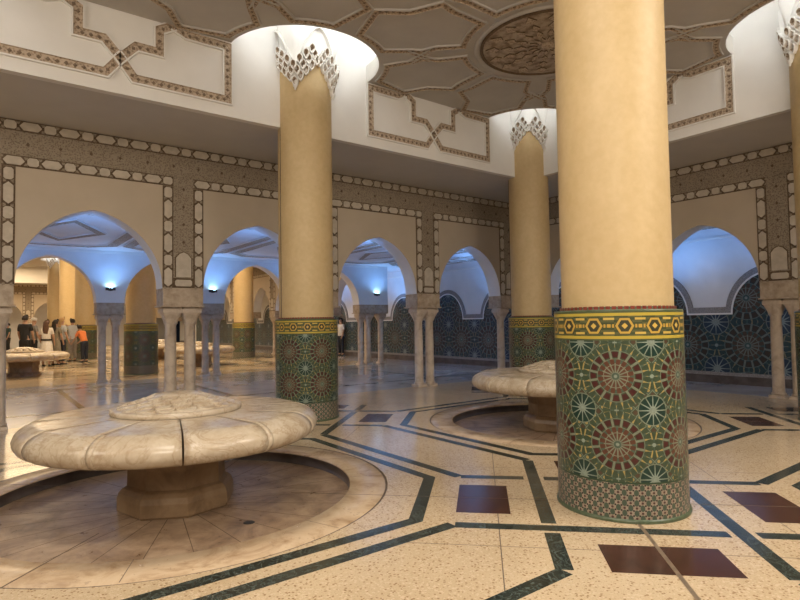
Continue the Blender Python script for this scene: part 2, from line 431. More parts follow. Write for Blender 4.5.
def drain_ring(idx, c):
    mb = MB()
    mb.lathe([(RING_R, 0), (RING_R - .012, -.006), (RING_R - .024, -.006)], 'joint', 96, c)
    mb.lathe([(RING_R - .024, -.006), (RING_R - .03, .001), (REC_R + .012, .001), (REC_R, -.012)], 'ring', 96, c)
    mb.lathe([(REC_R, -.012), (REC_R + .01, -.02), (REC_R + .01, -REC_D)], 'plinth', 96, c)  # shade of the step wall put into a dark stone colour
    for k in range(8):
        a = radians(20 + 45 * k); d = Vector((cos(a), sin(a))); n = Vector((-d.y, d.x)) * .003
        P = [Vector(c) + d * REC_R + n, Vector(c) + d * (RING_R - .03) + n, Vector(c) + d * (RING_R - .03) - n, Vector(c) + d * REC_R - n]
        mb.face([(p.x, p.y, .002) for p in P], 'joint')
    zf = -REC_D
    mb.face([(c[0] + (REC_R + .01) * cos(2 * pi * i / 96), c[1] + (REC_R + .01) * sin(2 * pi * i / 96), zf) for i in range(96)], 'recess')
    for k in range(24):
        a = 2 * pi * (k + .3) / 24; d = Vector((cos(a), sin(a))); n = Vector((-d.y, d.x)) * .0035
        P = [Vector(c) + d * .4 + n, Vector(c) + d * REC_R + n, Vector(c) + d * REC_R - n, Vector(c) + d * .4 - n]
        mb.face([(p.x, p.y, zf + .001) for p in P], 'joint')
    struct(mb, 'floor_ring')
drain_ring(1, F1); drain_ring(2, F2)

# ------------------------------------------------------------------ arcade walls
def arch_curve(hw, n=22):
    e = .195 * hw; r = hw + e; H = sqrt(r * r - e * e); pts = []
    a_top = atan2(H, -e)
    left = [(e + r * cos(pi + (a_top - pi) * i / n), r * sin(pi + (a_top - pi) * i / n)) for i in range(n + 1)]
    return left + [(-x, z) for x, z in left[-2::-1]]

def cart(mb, f3, u0, v0, L, Wd, horiz, kind, h=.03):
    a, b = L / 2, Wd / 2
    if kind == 'long': c = b * .85; p = [(-a, 0), (-a + c, -b), (a - c, -b), (a, 0), (a - c, b), (-a + c, b)]
    else: c = b * .45; p = [(-a, -b + c), (-a + c, -b), (a - c, -b), (a, -b + c), (a, b - c), (a - c, b), (-a + c, b), (-a, b - c)]
    if not horiz: p = [(-y, x) for x, y in p]
    mb.prism([(u0 + x, v0 + y) for x, y in p], f3, .008, h, 'plate')

def cart_row(mb, f3, u0, u1, v, horiz=True, wd=.132, back=.17):
    """alternating long and short stucco cartouches on a dark carved ground, along u (or v when not horiz)"""
    per = .34 + .205; n = max(1, round((u1 - u0) / per)); per = (u1 - u0) / n; k = per / .545
    bw = back / 2
    if horiz: P = [(u0, v - bw), (u1, v - bw), (u1, v + bw), (u0, v + bw)]
    else: P = [(v - bw, u0), (v + bw, u0), (v + bw, u1), (v - bw, u1)]
    mb.prism(P, f3, 0, .008, 'carvedark')
    for i in range(n):
        a = u0 + per * i
        for c, L, kd in ((a + .17 * k, .305 * k, 'long'), (a + .44 * k, .165 * k, 'short')):
            if horiz: cart(mb, f3, c, v, L, wd, True, kd)
            else: cart(mb, f3, v, c, L, wd, False, kd)
        for c in (a, a + .34 * k):          # knots
            for s in (1, -1):
                q = [(-.012, s * .03), (.012, s * .03), (.03, s * .07), (-.03, s * .07)]
                if not horiz: q = [(y, x) for x, y in q]
                P = [(c + x, v + y) if horiz else (v + x, c + y) for x, y in q]
                mb.prism(P, f3, .008, .02, 'carved')

def arcade(name, fr, piers, u_end0, u_end1, top, deco=True, front='panel', back='aisle', band=True):
    """fr(u, v, h): wall frame, u along, v up, h out of the hall-side face (negative = into the wall)"""
    mb = MB(); T = TW; hp = PW / 2
    piers = sorted(piers)
    def wallquad(u0, u1, v0, v1):
        for h, key in ((0, front), (-T, back)): mb.face([fr(u0, v0, h), fr(u1, v0, h), fr(u1, v1, h), fr(u0, v1, h)], key)
    edges = [u_end0] + [x for p in piers for x in (p - hp, p + hp)] + [u_end1]
    for p in piers:
        wallquad(p - hp, p + hp, HT, top)
        # stone impost under the spring line
        x0, x1 = p - hp + .01, p + hp - .01
        for lo, hi, g in ((HT - .315, HT, .0), (HT - .345, HT - .315, .03)):
            a, b = x0 - g, x1 + g; t0, t1 = .012 + g, -T - .012 - g
            P = [fr(a, lo, t0), fr(b, lo, t0), fr(b, lo, t1), fr(a, lo, t1)]; Q = [fr(a, hi, t0), fr(b, hi, t0), fr(b, hi, t1), fr(a, hi, t1)]
            mb.face(P, 'impost'); mb.face(Q, 'impost')
            for i in range(4): j = (i + 1) % 4; mb.face([P[i], P[j], Q[j], Q[i]], 'impost')
    for i in range(len(piers) - 1):
        a, b = piers[i] + hp, piers[i + 1] - hp; c = (a + b) / 2; cur = [(c + x, HT + z) for x, z in arch_curve((b - a) / 2)]
        for (xa, za), (xb, zb) in zip(cur, cur[1:]):
            for h, key in ((0, front), (-T, back)): mb.face([fr(xa, za, h), fr(xb, zb, h), fr(xb, top, h), fr(xa, top, h)], key)
            mb.face([fr(xa, za, 0), fr(xb, zb, 0), fr(xb, zb, -T), fr(xa, za, -T)], back)
    # half spans beyond the first and last pier
    if u_end0 < piers[0] - hp - .01: wallquad(u_end0, piers[0] - hp, HT, top)
    if u_end1 > piers[-1] + hp + .01: wallquad(piers[-1] + hp, u_end1, HT, top)
    if deco:
        f3 = fr
        cart_row(mb, f3, u_end0, u_end1, top - .09, back=.18)
        for a, b in zip(piers, piers[1:]): cart_row(mb, f3, a + hp - .19, b - hp + .19, HP + .095, back=.18)
        lo, hi = HP + .185, top - .18
        mb.prism([(u_end0, lo), (u_end1, lo), (u_end1, hi), (u_end0, hi)], f3, 0, .012, 'carved')
        u = u_end0 + .2
        while u < u_end1: dot(mb, f3, u, (lo + hi) / 2); u += .45
        for p in piers:
            for s in (1, -1):
                cart_row(mb, f3, HT + .01, HP + .0, p + s * (hp - .095), False, back=.185)
            mb.prism([(p - hp + .19, HT + .19), (p + hp - .19, HT + .19), (p + hp - .19, lo + .01), (p - hp + .19, lo + .01)], f3, 0, .012, 'carved')
            mb.prism([(p - hp + .19, HT + .01), (p + hp - .19, HT + .01), (p + hp - .19, HT + .19), (p - hp + .19, HT + .19)], f3, 0, .010, 'carvedark')
            cart(mb, f3, p, HT + .1, .30, .12, True, 'short')
            ww = .135                                         # plain arched niche plate
            P = [(p - ww, HT + .21), (p + ww, HT + .21), (p + ww, HT + .56), (p + .07, HT + .64), (p, HT + .67), (p - .07, HT + .64), (p - ww, HT + .56)]
            mb.prism([(p + (x - p) * 1.12, HT + .2 + (z - HT - .2) * 1.04) for x, z in P], f3, .012, .018, 'carvedark')
            mb.prism(P, f3, .018, .03, 'plate')
            v = HT + .86
            while v < HP + .2: dot(mb, f3, p, v); v += .33
    return struct(mb, name)
def dot(mb, f3, u, v, r=.026): mb.prism([(u - r, v), (u, v - r * 1.3), (u + r, v), (u, v + r * 1.3)], f3, .012, .022, 'carvedark')

n_left = 8
PL = [XW - CD - PP * k for k in range(n_left)]           # piers of the left arcade (x)
PR = [YW - CD - .05 - PP * k for k in range(6)]                # piers of the right arcade (y)
arcade('wall_left', lambda u, v, h: (u, YW - h, v), PL, XL, XW, H1)
arcade('wall_right', lambda u, v, h: (XW - h, u, v), PR, YB, YW, H1)
arcade('wall_far', lambda u, v, h: (u, Y2 + h, v), PL, XL, XW + TW, H1, deco=False, front='aisle', back='aisle')
PFR = [Y2 + CD + PP * k for k in range(11)]
arcade('wall_far_right', lambda u, v, h: (XW - h, u, v), PFR, Y2, YE, H1)
PE = [XW - CD - PP * k for k in range(6)]
arcade('wall_end', lambda u, v, h: (u, YE - h, v), PE, XL, XW, H1)

# marble columns of the arcades
def marble_column(label, loc, group=None):
    t = empty('marble_column', loc, label, 'column', group)
    mb = MB(); mb.box((-.135, -.135, 0), (.135, .135, .055), 'pillar')
    mb.lathe([(.0, .1), (.125, .1), (.13, .085), (.13, .07), (.115, .055)], 'pillar', 20); mb.build('base', t)
    mb = MB(); mb.lathe([(.112, .10), (.107, .16), (.104, 1.0), (.098, 1.60), (.108, 1.61), (.108, 1.635), (.098, 1.64)], 'pillar', 24); mb.build('shaft', t)
    mb = MB()
    prof = [(.098, 1.62), (.124, 1.635), (.126, 1.67), (.140, 1.74), (.156, 1.80), (.164, 1.835)]
    rows = []
    for r, z in prof:
        k = max(0, (z - 1.66) / .175) ** .7; row = []
        for i in range(32):
            a = 2 * pi * i / 32; q = max(abs(cos(a)), abs(sin(a))); rr = r * (1 - k) + r * k / q * .98; row.append((rr * cos(a), rr * sin(a), z))
        rows.append(row)
    mb.grid(rows, 'pillar', True, True); mb.box((-.172, -.172, 1.83), (.172, .172, 1.905), 'pillar'); mb.box((-.16, -.16, 1.905), (.16, .16, 1.94), 'pillar')
    mb.build('capital', t); return t
src = None
HI = HT - .345
def put_column(x, y, label, group=None):
    global src
    if src is None: src = marble_column(label, (x, y, 0), group)
    else:
        o = copy_tree(src, (x, y, 0), label)
        if group: o['group'] = group
    return
G = 'marble columns of the arcades'
near_l = ['against the left edge of the photo', 'behind the large foreground fountain', None, 'between the pair of arches right of the middle tiled column', 'beside the corner column left of the tiled column']
names_l = {4: None,
 3: ('left one of the pair of pale marble columns rising behind the big fountain', 'right one of the pair of pale marble columns rising behind the big fountain'),
 1: ('left slim marble column of the free-standing pair right of the middle tiled column', 'right slim marble column of the free-standing pair right of the middle tiled column')}
dd = .175; yc = YW + .2
for k, (a, b) in {3: names_l[3], 1: names_l[1]}.items():
    put_column(PL[k] - dd, yc, a, G); put_column(PL[k] + dd, yc, b, G)
put_column(PL[4] + dd, yc, 'pale marble column cut by the left photo edge, carrying the nearest arch', G)
put_column(PL[0] - dd, yc, 'slim marble column just left of the far tiled corner column', G)
put_column(XW + .2, PR[2] + dd, 'left marble column of the pair under the right-hand arch', G)
put_column(XW + .2, PR[2] - dd, 'right marble column of the pair under the right-hand arch, at the photo edge', G)
yf = Y2 - .22
for x, lab in ((PL[3] - dd, 'bluish marble column seen through the large left arch, left of its pair'),
               (PL[3] + dd, 'bluish marble column seen through the large left arch, right of its pair'),
               (PL[2] - dd, 'left bluish marble column of the pair beyond the second arch, near the free-standing front pair'),
               (PL[2] + dd, 'right bluish marble column of the pair beyond the second arch, near the far tiled column'),
               (PL[0] - dd, 'leftmost of the clustered bluish columns seen through the arch right of the middle tiled column'),
               (PL[0] + dd, 'middle of the clustered bluish columns seen through the arch right of the middle tiled column'),
               (XW + .24, 'rightmost of the clustered bluish columns seen through the arch right of the middle tiled column')):
    put_column(x, yf, lab, G)
for y, lab in ((PFR[0] + dd, 'slim column turning the corner behind the clustered bluish columns'),):
    put_column(XW + .2, y, lab, G)
for k in (2, 3):
    for s in (1, -1):
        put_column(XW + .2, PFR[k] + s * dd, 'distant slim column along the far hall side arcade, seen through the second arch', 'distant slim columns of the far hall')

# impost continuation so the far corner reads as one block
mb = MB(); mb.box((XW - .14, Y2 - TW - .012, HT - .345), (XW + TW + .01, Y2 + .012, HT), 'impost'); struct(mb, 'trim_1')

# ------------------------------------------------------------------ soffit, fascia, ceiling
def soffit():
    mb = MB()
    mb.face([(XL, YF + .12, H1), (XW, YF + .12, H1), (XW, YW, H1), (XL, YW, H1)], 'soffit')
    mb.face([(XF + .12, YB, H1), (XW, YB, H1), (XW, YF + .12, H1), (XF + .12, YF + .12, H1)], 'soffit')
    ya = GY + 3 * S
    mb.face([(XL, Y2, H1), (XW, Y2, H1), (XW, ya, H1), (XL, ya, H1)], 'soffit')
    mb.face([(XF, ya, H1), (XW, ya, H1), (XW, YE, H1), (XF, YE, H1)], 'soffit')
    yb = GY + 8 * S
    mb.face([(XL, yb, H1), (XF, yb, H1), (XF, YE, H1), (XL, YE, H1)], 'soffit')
    struct(mb, 'ceiling_soffit')
soffit()
TOP = 7.4
def fascias():
    mb = MB(); mb.box((XL, YF, H1), (XF + .12, YF + .12, TOP), 'fascia'); mb.box((XL, YF - .001, H1 + .001), (XF, YF, H1 + .03), 'fascia')
    struct(mb, 'wall_left_fascia')
    mb = MB(); mb.box((XF, YB, H1), (XF + .12, YF, TOP), 'fascia'); struct(mb, 'wall_right_fascia')
    ya = GY + 3 * S; yb = GY + 8 * S
    mb = MB(); mb.box((XL, ya - .12, H1), (XF + .12, ya, TOP), 'fascia'); mb.box((XF, ya, H1), (XF + .12, yb, TOP), 'fascia'); mb.box((XL, yb, H1), (XF + .12, yb + .12, TOP), 'fascia')
    struct(mb, 'wall_far_fascia')
fascias()

HOLE = 1.31
def ceiling_bay(mb, i, k, holes):
    cx, cy = GX + (i - .5) * S, GY + (k + .5) * S; h = S / 2; pts = []
    for sx, sy, a0 in ((-1, -1, pi / 2), (1, -1, pi), (1, 1, 3 * pi / 2), (-1, 1, 2 * pi)):
        pts += arc((cx + sx * h, cy + sy * h), HOLE, a0, a0 - pi / 2, 16)
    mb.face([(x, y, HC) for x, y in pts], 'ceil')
def cove(mb, x, y):
    mb.lathe([(HOLE, HC), (HOLE - .012, HC + .03), (HOLE - .015, HC + .30), (HOLE + .005, HC + .34), (HOLE + .04, HC + .35), (1.85, HC + .35), (1.85, TOP), (0.3, TOP)], 'white', 48, (x, y))
near_bays = [(i, k) for i in (-2, -1, 0, 1) for k in (-2, -1, 0)]
far_bays = [(i, k) for i in (-2, -1, 0, 1) for k in range(3, 8)]
def build_ceiling():
    mb = MB()
    for i, k in near_bays + far_bays: ceiling_bay(mb, i, k, True)
    for i in (-2, -1, 0, 1):
        for k in (-2, -1, 0, 1, 3, 4, 5, 6, 7, 8): cove(mb, GX + i * S, GY + k * S)
    struct(mb, 'ceiling')
    # lamps lying on the cove ledges
    prof = [(1.70, HC + .78), (1.78, HC + .78), (1.78, HC + .86), (1.70, HC + .86), (1.70, HC + .78)]
    arcs = {'C': (205, 335), 'F': (200, 250), 'R': (140, 245)}
    for key, (a, b) in arcs.items():          # beside the fascias the tube runs only over the hall side
        mb = MB(); mb.lathe(prof, 'cove', 24, a0=radians(a), a1=radians(b), smooth=False); o = mb.build('cove_lamp'); o.location = (*COL[key], 0); o['kind'] = 'structure'
    mb = MB(); mb.lathe(prof, 'cove', 32, smooth=False); first = None
    for i in (-1, 0, 1):
        for k in (-1, 0, 1, 3, 4, 5, 6, 7):
            if (i, k) in ((-1, 3), (0, 1), (1, 1), (1, 0)): continue
            if first is None: first = mb.build('cove_lamp'); o = first
            else: o = first.copy(); C.objects.link(o)
            o.location = (GX + i * S, GY + k * S, 0); o['kind'] = 'structure'
build_ceiling()

def bay_straps(name, i, k):
    cx, cy = GX + (i - .5) * S, GY + (k + .5) * S; h = S / 2; mb = MB()
    p = [(-.15, 1.37)] + arc((0, 0), 1.38, radians(101), radians(127), 5)[0:] + [(-1.13, 1.44), (-1.37, 1.56), (-1.46, 1.74)]
    a = arc((-h, h), 1.455, radians(-34), radians(-9), 5)
    p += a + [(-.80, 2.86), (-.54, 2.45), (-.10, 2.2), (-.15, 1.95)]
    for q in range(4):
        for mir in (1, -1):
            pts = []
            for x, y in p:
                x *= mir; A = q * pi / 2; pts.append((cx + x * cos(A) - y * sin(A), cy + x * sin(A) + y * cos(A)))
            strap(mb, pts, lambda u, v, hh: (u, v, HC - hh), .135, .03, True, .085, me='ceil')
    # ring moulding round the medallion and short crossing straps
    mb.lathe([(1.20, HC), (1.20, HC - .03), (1.16, HC - .035), (1.12, HC - .02), (1.10, HC)], 'ceil', 64, (cx, cy))
    for q in range(4):
        A = pi / 4 + q * pi / 2
        for s in (1, -1):
            a0 = (1.88, s * .2); b0 = (2.32, -s * .2)
            pts = [(cx + u * cos(A) - v * sin(A), cy + u * sin(A) + v * cos(A)) for u, v in (a0, b0)]
            strap(mb, pts, lambda u, v, hh: (u, v, HC - hh), .10, .033 + .002 * s, False, .08, me='ceil')
    struct(mb, name)
for n, (i, k) in enumerate([(0, 0), (1, 0), (1, -1), (0, -1)]): bay_straps('trim_%d' % (n + 2), i, k)

def medallion(x, y, label):
    t = empty('ceiling_medallion', (x, y, HC), label, 'ceiling medallion')
    mb = MB(); mb.face([(1.10 * cos(2 * pi * i / 64), 1.10 * sin(2 * pi * i / 64), -.012) for i in range(64)], 'medal'); mb.build('carved_disc', t)
    mb = MB(); mb.lathe([(1.10, 0), (1.10, -.03), (1.07, -.04), (1.05, -.012)], 'carvedark', 64); mb.build('rim', t)
    mb = MB()
    for i in range(16):
        a = 2 * pi * i / 16; r0, r1 = .2, .93; w = .085
        for rr, ww, ll in ((.24, .03, .08), (.45, .05, .10), (.66, .065, .10), (.90, .09, .11)):
            P = [(rr - ll, 0), (rr - ll * .3, -ww), (rr + ll, 0), (rr - ll * .3, ww)]
            P = [(u * cos(a) - v * sin(a), u * sin(a) + v * cos(a)) for u, v in P]
            mb.prism(P, lambda u, v, h: (u, v, -h), .012, .032, 'strap', 'carvedark')
    mb.lathe([(.10, -.012), (.10, -.035), (.06, -.045), (0, -.05)], 'strap', 24); mb.build('arabesque_relief', t)
medallion(F2[0], F2[1], 'round carved arabesque medallion on the ceiling left of the front column')

def fascia_straps(name, f3):
    """f3(u, v, h): u from panel centre, v height"""
    mb = MB(); kw = dict(w=.16, h=.04, beads=.1)
    for s in (1, -1):
        strap(mb, [(s * x, z) for x, z in [(0, 5.43), (.19, 5.18), (1.56, 5.18), (1.56, 6.04), (.92, 6.04), (.72, 6.125)]], f3, **kw)
        strap(mb, [(s * x, z) for x, z in [(0, 5.43), (.21, 5.66), (.53, 5.66), (.53, 6.0), (.74, 6.125)]], f3, w=.16, h=.043, beads=.1)
    struct(mb, name)
k = 6
for i in (-1, 0, 1):
    c = GX + (i - .5) * S; fascia_straps('trim_%d' % k, lambda u, v, h, c=c: (c + u, YF - h, v)); k += 1
for j in (-1, 0):
    c = GY + (j + .5) * S; fascia_straps('trim_%d' % k, lambda u, v, h, c=c: (XF - h, c + u, v)); k += 1

# ------------------------------------------------------------------ aisles
def aisles():
    mb = MB()
    mb.box((XL, YW + TW, HA), (XO, Y2 - TW, HA + .1), 'aisle'); mb.box((XW + TW, YB, HA), (XO, YW + TW, HA + .1), 'aisle'); mb.box((XW + TW, Y2 - TW, HA), (XO, YE, HA + .1), 'aisle')
    # plaster straps on the aisle ceilings
    f3 = lambda u, v, h: (u, v, HA - h)
    ym = (YW + Y2) / 2
    x = XW - CD + PP / 2
    for q in range(9):
        cx = XW - CD - PP * (q - .5)
        hw, hh = 1.28, 2.5
        strap(mb, [(cx - hw, ym - hh * .8), (cx - hw * .6, ym - hh), (cx + hw * .6, ym - hh), (cx + hw, ym - hh * .8), (cx + hw, ym + hh * .8), (cx + hw * .6, ym + hh), (cx - hw * .6, ym + hh), (cx - hw, ym + hh * .8)], f3, .3, .03, True, 0, me='aisle')
        strap(mb, [(cx - .7, ym), (cx, ym - 1.5), (cx + .7, ym), (cx, ym + 1.5)], f3, .24, .03, True, 0, me='aisle')
    xm = (XW + TW + XO) / 2
    for q in range(-2, 6):
        cy = 1.5 + q * 2.954
        strap(mb, [(xm - .5, cy - 1.2), (xm + .5, cy - 1.2), (xm + .5, cy + 1.2), (xm - .5, cy + 1.2)], f3, .2, .03, True, 0, me='aisle')
    struct(mb, 'ceiling_aisle')
    mb = MB(); mb.box((XO, YB, 0), (XO + .2, YE + .3, HA + .1), 'aisle')
    struct(mb, 'wall_outer')
    mb = MB(); mb.box((XO - .05, YB, 3.50), (XO, YE, 3.56), 'white'); struct(mb, 'trim_12')
    mb = MB(); mb.box((XL, Y2 - TW - .03, 3.70), (XW, Y2 - TW, HA), 'white'); struct(mb, 'trim_11')
aisles()
def dado():
    t = empty('tile_dado', (XO - .02, 0, 0), 'dark blue and green mosaic tile dado with scalloped white-edged top behind the arches', 'tile dado')
    sp, r = 2.75, .84; vs = 1.14; yc = [5.1 + sp * k for k in range(-6, 16)]; zb = 1.66
    top = []
    for c in yc:
        top += [(c + r * cos(pi - pi * i / 20), zb + vs * r * sin(pi * i / 20)) for i in range(21)]
    f3 = lambda u, v, h: (-h, u, v)
    mb = MB()
    for (ya, za), (yb, zb2) in zip(top, top[1:]): mb.face([f3(ya, .27, .02), f3(yb, .27, .02), f3(yb, zb2, .02), f3(ya, za, .02)], 'dado')
    mb.build('tile_panel', t)
    def band(d0, d1, h, key, nm):
        mb = MB()
        def off(d):
            out = []
            for c in yc:
                n = 20; rr = r + d; a0 = math.asin(min(1, d / rr)) if d > 0 else 0
                out += [(c + rr * cos(pi - a0 - (pi - 2 * a0) * i / n), zb + vs * rr * sin(a0 + (pi - 2 * a0) * i / n)) for i in range(n + 1)]
            return out
        A, B = off(d0), off(d1)
        for i in range(len(A) - 1):
            mb.face([f3(*A[i], h), f3(*A[i + 1], h), f3(*B[i + 1], h), f3(*B[i], h)], key)
            mb.face([f3(*B[i], 0), f3(*B[i + 1], 0), f3(*B[i + 1], h), f3(*B[i], h)], key)
        mb.build(nm, t)
    band(0, .035, .035, 'white', 'white_edging'); band(.035, .16, .028, 'grey_carved', 'carved_border')
    mb = MB(); mb.box((-.03, YB, .2), (0, YE, .275), 'grey_carved'); mb.box((-.06, YB, 0), (0, YE, .2), 'plinth'); mb.build('plinth', t)
dado()
# bounding walls out of view
mb = MB(); mb.box((XL - .2, YB, 0), (XL, YE + 4, TOP), 'fascia'); struct(mb, 'wall_back_left')
mb = MB(); mb.box((XL, YB - .2, 0), (XO, YB, TOP), 'fascia'); struct(mb, 'wall_behind')
mb = MB(); mb.box((XL, YE + 3, 0), (XO, YE + 3.2, TOP), 'aisle'); mb.box((XL, YE + TW, HA), (XW, YE + 3, HA + .1), 'aisle'); floor_rect(mb, XL, XW, YE + .3, YE + 3, 'aislefloor'); struct(mb, 'wall_beyond')

# ------------------------------------------------------------------ large columns
def capital_mesh(rot):
    """stucco muqarnas capital: four pointed arches, honeycomb cells hanging in four points"""
    mb = MB()
    def zb(ph):                                      # lower edge of the stucco
        q = abs(((ph - rot) / (pi / 2)) % 1 - .5) * 2      # 0 at the tip, 1 at the arch peak
        return 5.56 + .40 * q ** .9
    def za(ph):
        q = abs(((ph - rot) / (pi / 2)) % 1 - .5) * 2
        return q
    n = 96; rows = []
    for t in range(15):
        row = []
        for i in range(n):
            ph = 2 * pi * i / n; q = za(ph); z0 = zb(ph) + .02; z = z0 + (TOP - .02 - z0) * (t / 14)
            k = max(0, z - z0 - .34); fl = .02 + .10 * (1 - q) * min(1, k / .5) + .045 * min(1, k / .8)
            row.append(((RS + fl) * cos(ph), (RS + fl) * sin(ph), z))
        rows.append(row)
    mb.grid(rows, 'white', True, True)
    mb2 = MB()
    # cells: two bands following the V from tip to peak
    ncol = 4
    for s4 in range(4):
        tip = rot + pi / 4 + s4 * pi / 2
        for row in range(3):
            for sd in (1, -1):
                for j in range(ncol + 1):
                    t = (j + .5 * (row % 2)) / (ncol + .35)
                    if (j == 0 and sd < 0 and row % 2 == 0) or t > .97 or (row == 2 and t > .82): continue
                    z = 5.545 + .42 * t + row * .125
                    cell(mb2, tip + sd * (pi / 4) * t, RS + .01 + .038 * row * (1 - t * .4), z, .056, .16, .075)
        # pendant drop on the tip
        mb2.lathe([(0, -.07), (.016, -.05), (.02, -.02), (.035, 0), (.04, .03)], 'white', 10, ((RS + .04) * cos(tip), (RS + .04) * sin(tip)))
        for v in range(len(mb2.v) - 50, len(mb2.v)):
            x, y, z = mb2.v[v]; mb2.v[v] = (x, y, z + 5.53)
    mb3 = MB()                                       # raised pointed-arch outlines on the four faces
    for s4 in range(4):
        c = rot + s4 * pi / 2
        pts = []
        for i in range(17):
            t = i / 16 * 2 - 1; z = 5.92 + .62 * (1 - abs(t) ** 1.7); pts.append((c + t * .70, z))
        f3 = lambda u, v, h: ((RS + .075 + h) * cos(u), (RS + .075 + h) * sin(u), v)
        for i in range(16):
            (u0, v0), (u1, v1) = pts[i], pts[i + 1]
            for h0, h1, d0, d1 in ((-.06, .035, 0, .0), (.035, .035, 0, .03), (.035, -.06, .03, .03)):
                mb3.face([f3(u0, v0 + d0, h0), f3(u1, v1 + d0, h0), f3(u1, v1 + d1, h1), f3(u0, v0 + d1, h1)], 'white')
    return mb, mb2, mb3
def cell(mb, ph, r, z, w, h, pr):
    """one small stalactite niche: pointed shield with a hollow front"""
    d = Vector((cos(ph), sin(ph))); n = Vector((-d.y, d.x))
    f3 = lambda u, v, o: (d.x * (r + o) + n.x * u, d.y * (r + o) + n.y * u, z + v)
    out = [(0, -.02), (w * .7, .025), (w, h * .55), (w * .75, h * .8), (0, h), (-w * .75, h * .8), (-w, h * .55), (-w * .7, .025)]
    inn = [(x * .72, (v - .065) * .72 + .07) for x, v in out]
    m = len(out)
    for i in range(m):
        j = (i + 1) % m
        lean = lambda p: pr * (.55 + .45 * max(0, p[1]) / h)
        mb.face([f3(*out[i], -.05), f3(*out[j], -.05), f3(*out[j], lean(out[j])), f3(*out[i], lean(out[i]))], 'white')
        mb.face([f3(*out[i], lean(out[i])), f3(*out[j], lean(out[j])), f3(*inn[j], lean(inn[j])), f3(*inn[i], lean(inn[i]))], 'white')
        mb.face([f3(*inn[i], lean(inn[i])), f3(*inn[j], lean(inn[j])), f3(0, .08, -.06)], 'strap')  # shade inside the hollow painted in with darker stucco

def great_column(loc, label, rot, joint=None, full=True):
    t = empty('tiled_column', (*loc, 0), label, 'column', 'great round columns')
    mb = MB(); mb.lathe([(RS, HB - .02), (RS, 3.2), (RS, 5.0), (RS, 6.2)], 'shaft', 72); sh = mb.build('shaft', t)
    if joint:
        for a in joint:
            mb = MB(); d = Vector((cos(a), sin(a))); n = Vector((-d.y, d.x)) * .008
            P = [d * (RS + .002) + n, d * (RS + .002) - n, d * (RS - .01) - n, d * (RS - .01) + n]
            mb.face([(P[0].x, P[0].y, HB), (P[1].x, P[1].y, HB), (P[1].x, P[1].y, H1), (P[0].x, P[0].y, H1)], 'joint'); mb.box((d.x * (RS + .001) - .006, d.y * (RS + .001) - .006, HB), (d.x * (RS + .001) + .006, d.y * (RS + .001) + .006, H1), 'joint')
            mb.build('joint_strip', sh)
    mb = MB(); mb.lathe([(RB, .03), (RB, .345), (RB, .9), (RB, 1.472), (RB, 1.662)], 'zellige', 96); b = mb.build('tiled_base', t)
    mb = MB(); mb.lathe([(RB + .012, 0), (RB + .016, .012), (RB + .012, .028), (RB - .01, .034)], 'greenglaze', 96); mb.build('foot_moulding', b)
    mb = MB(); mb.lathe([(RB, 1.66), (RB - .004, 1.672), (RB - .03, 1.674), (RS + .014, 1.676), (RS + .014, HB + .005), (RS - .01, HB + .012)], 'greenglaze', 96); 
    n = 64
    for i in range(n):
        a = 2 * pi * i / n; a1 = a + 2 * pi / n * .72
        mb.face([((RS + .017) * cos(a), (RS + .017) * sin(a), 1.674), ((RS + .017) * cos(a1), (RS + .017) * sin(a1), 1.674), ((RS + .017) * cos(a1), (RS + .017) * sin(a1), HB + .012), ((RS + .017) * cos(a), (RS + .017) * sin(a), HB + .012)], 'redglaze')
    mb.build('red_rim', b)
    a, c, d = capital_mesh(rot); cap = a.build('capital', t); c.build('stalactite_cells', cap); d.build('arch_moulding', cap)
    return t
pr = great_column(COL['C'], 'middle-distance round column with tiled base, behind the large foreground fountain', 0, (pi,))
great_column(COL['F'], 'farthest of the hall columns, small in view just left of the front column', pi / 4, (pi * .78,))
nc = great_column(COL['N'], 'massive cream column in the right foreground with red and green rosette tiles', 0)
copy_tree(nc, (*COL['R'], 0), 'cream column showing only as a strip at the right edge of the photo')
for (i, k), lab in {(0, 3): 'round column filling the right side of the large left arch, in the hall beyond', (1, 4): 'round column framed by the second arch, in the hall beyond',
                    (0, 5): 'rightmost of the three cream shafts behind the crowd', (0, 6): 'middle of the three cream shafts behind the crowd', (0, 7): 'leftmost of the three cream shafts behind the crowd'}.items():
    copy_tree(nc, (GX + i * S - .12 - .1 * max(0, k - 4) * (1 - i), GY + k * S, 0), lab)

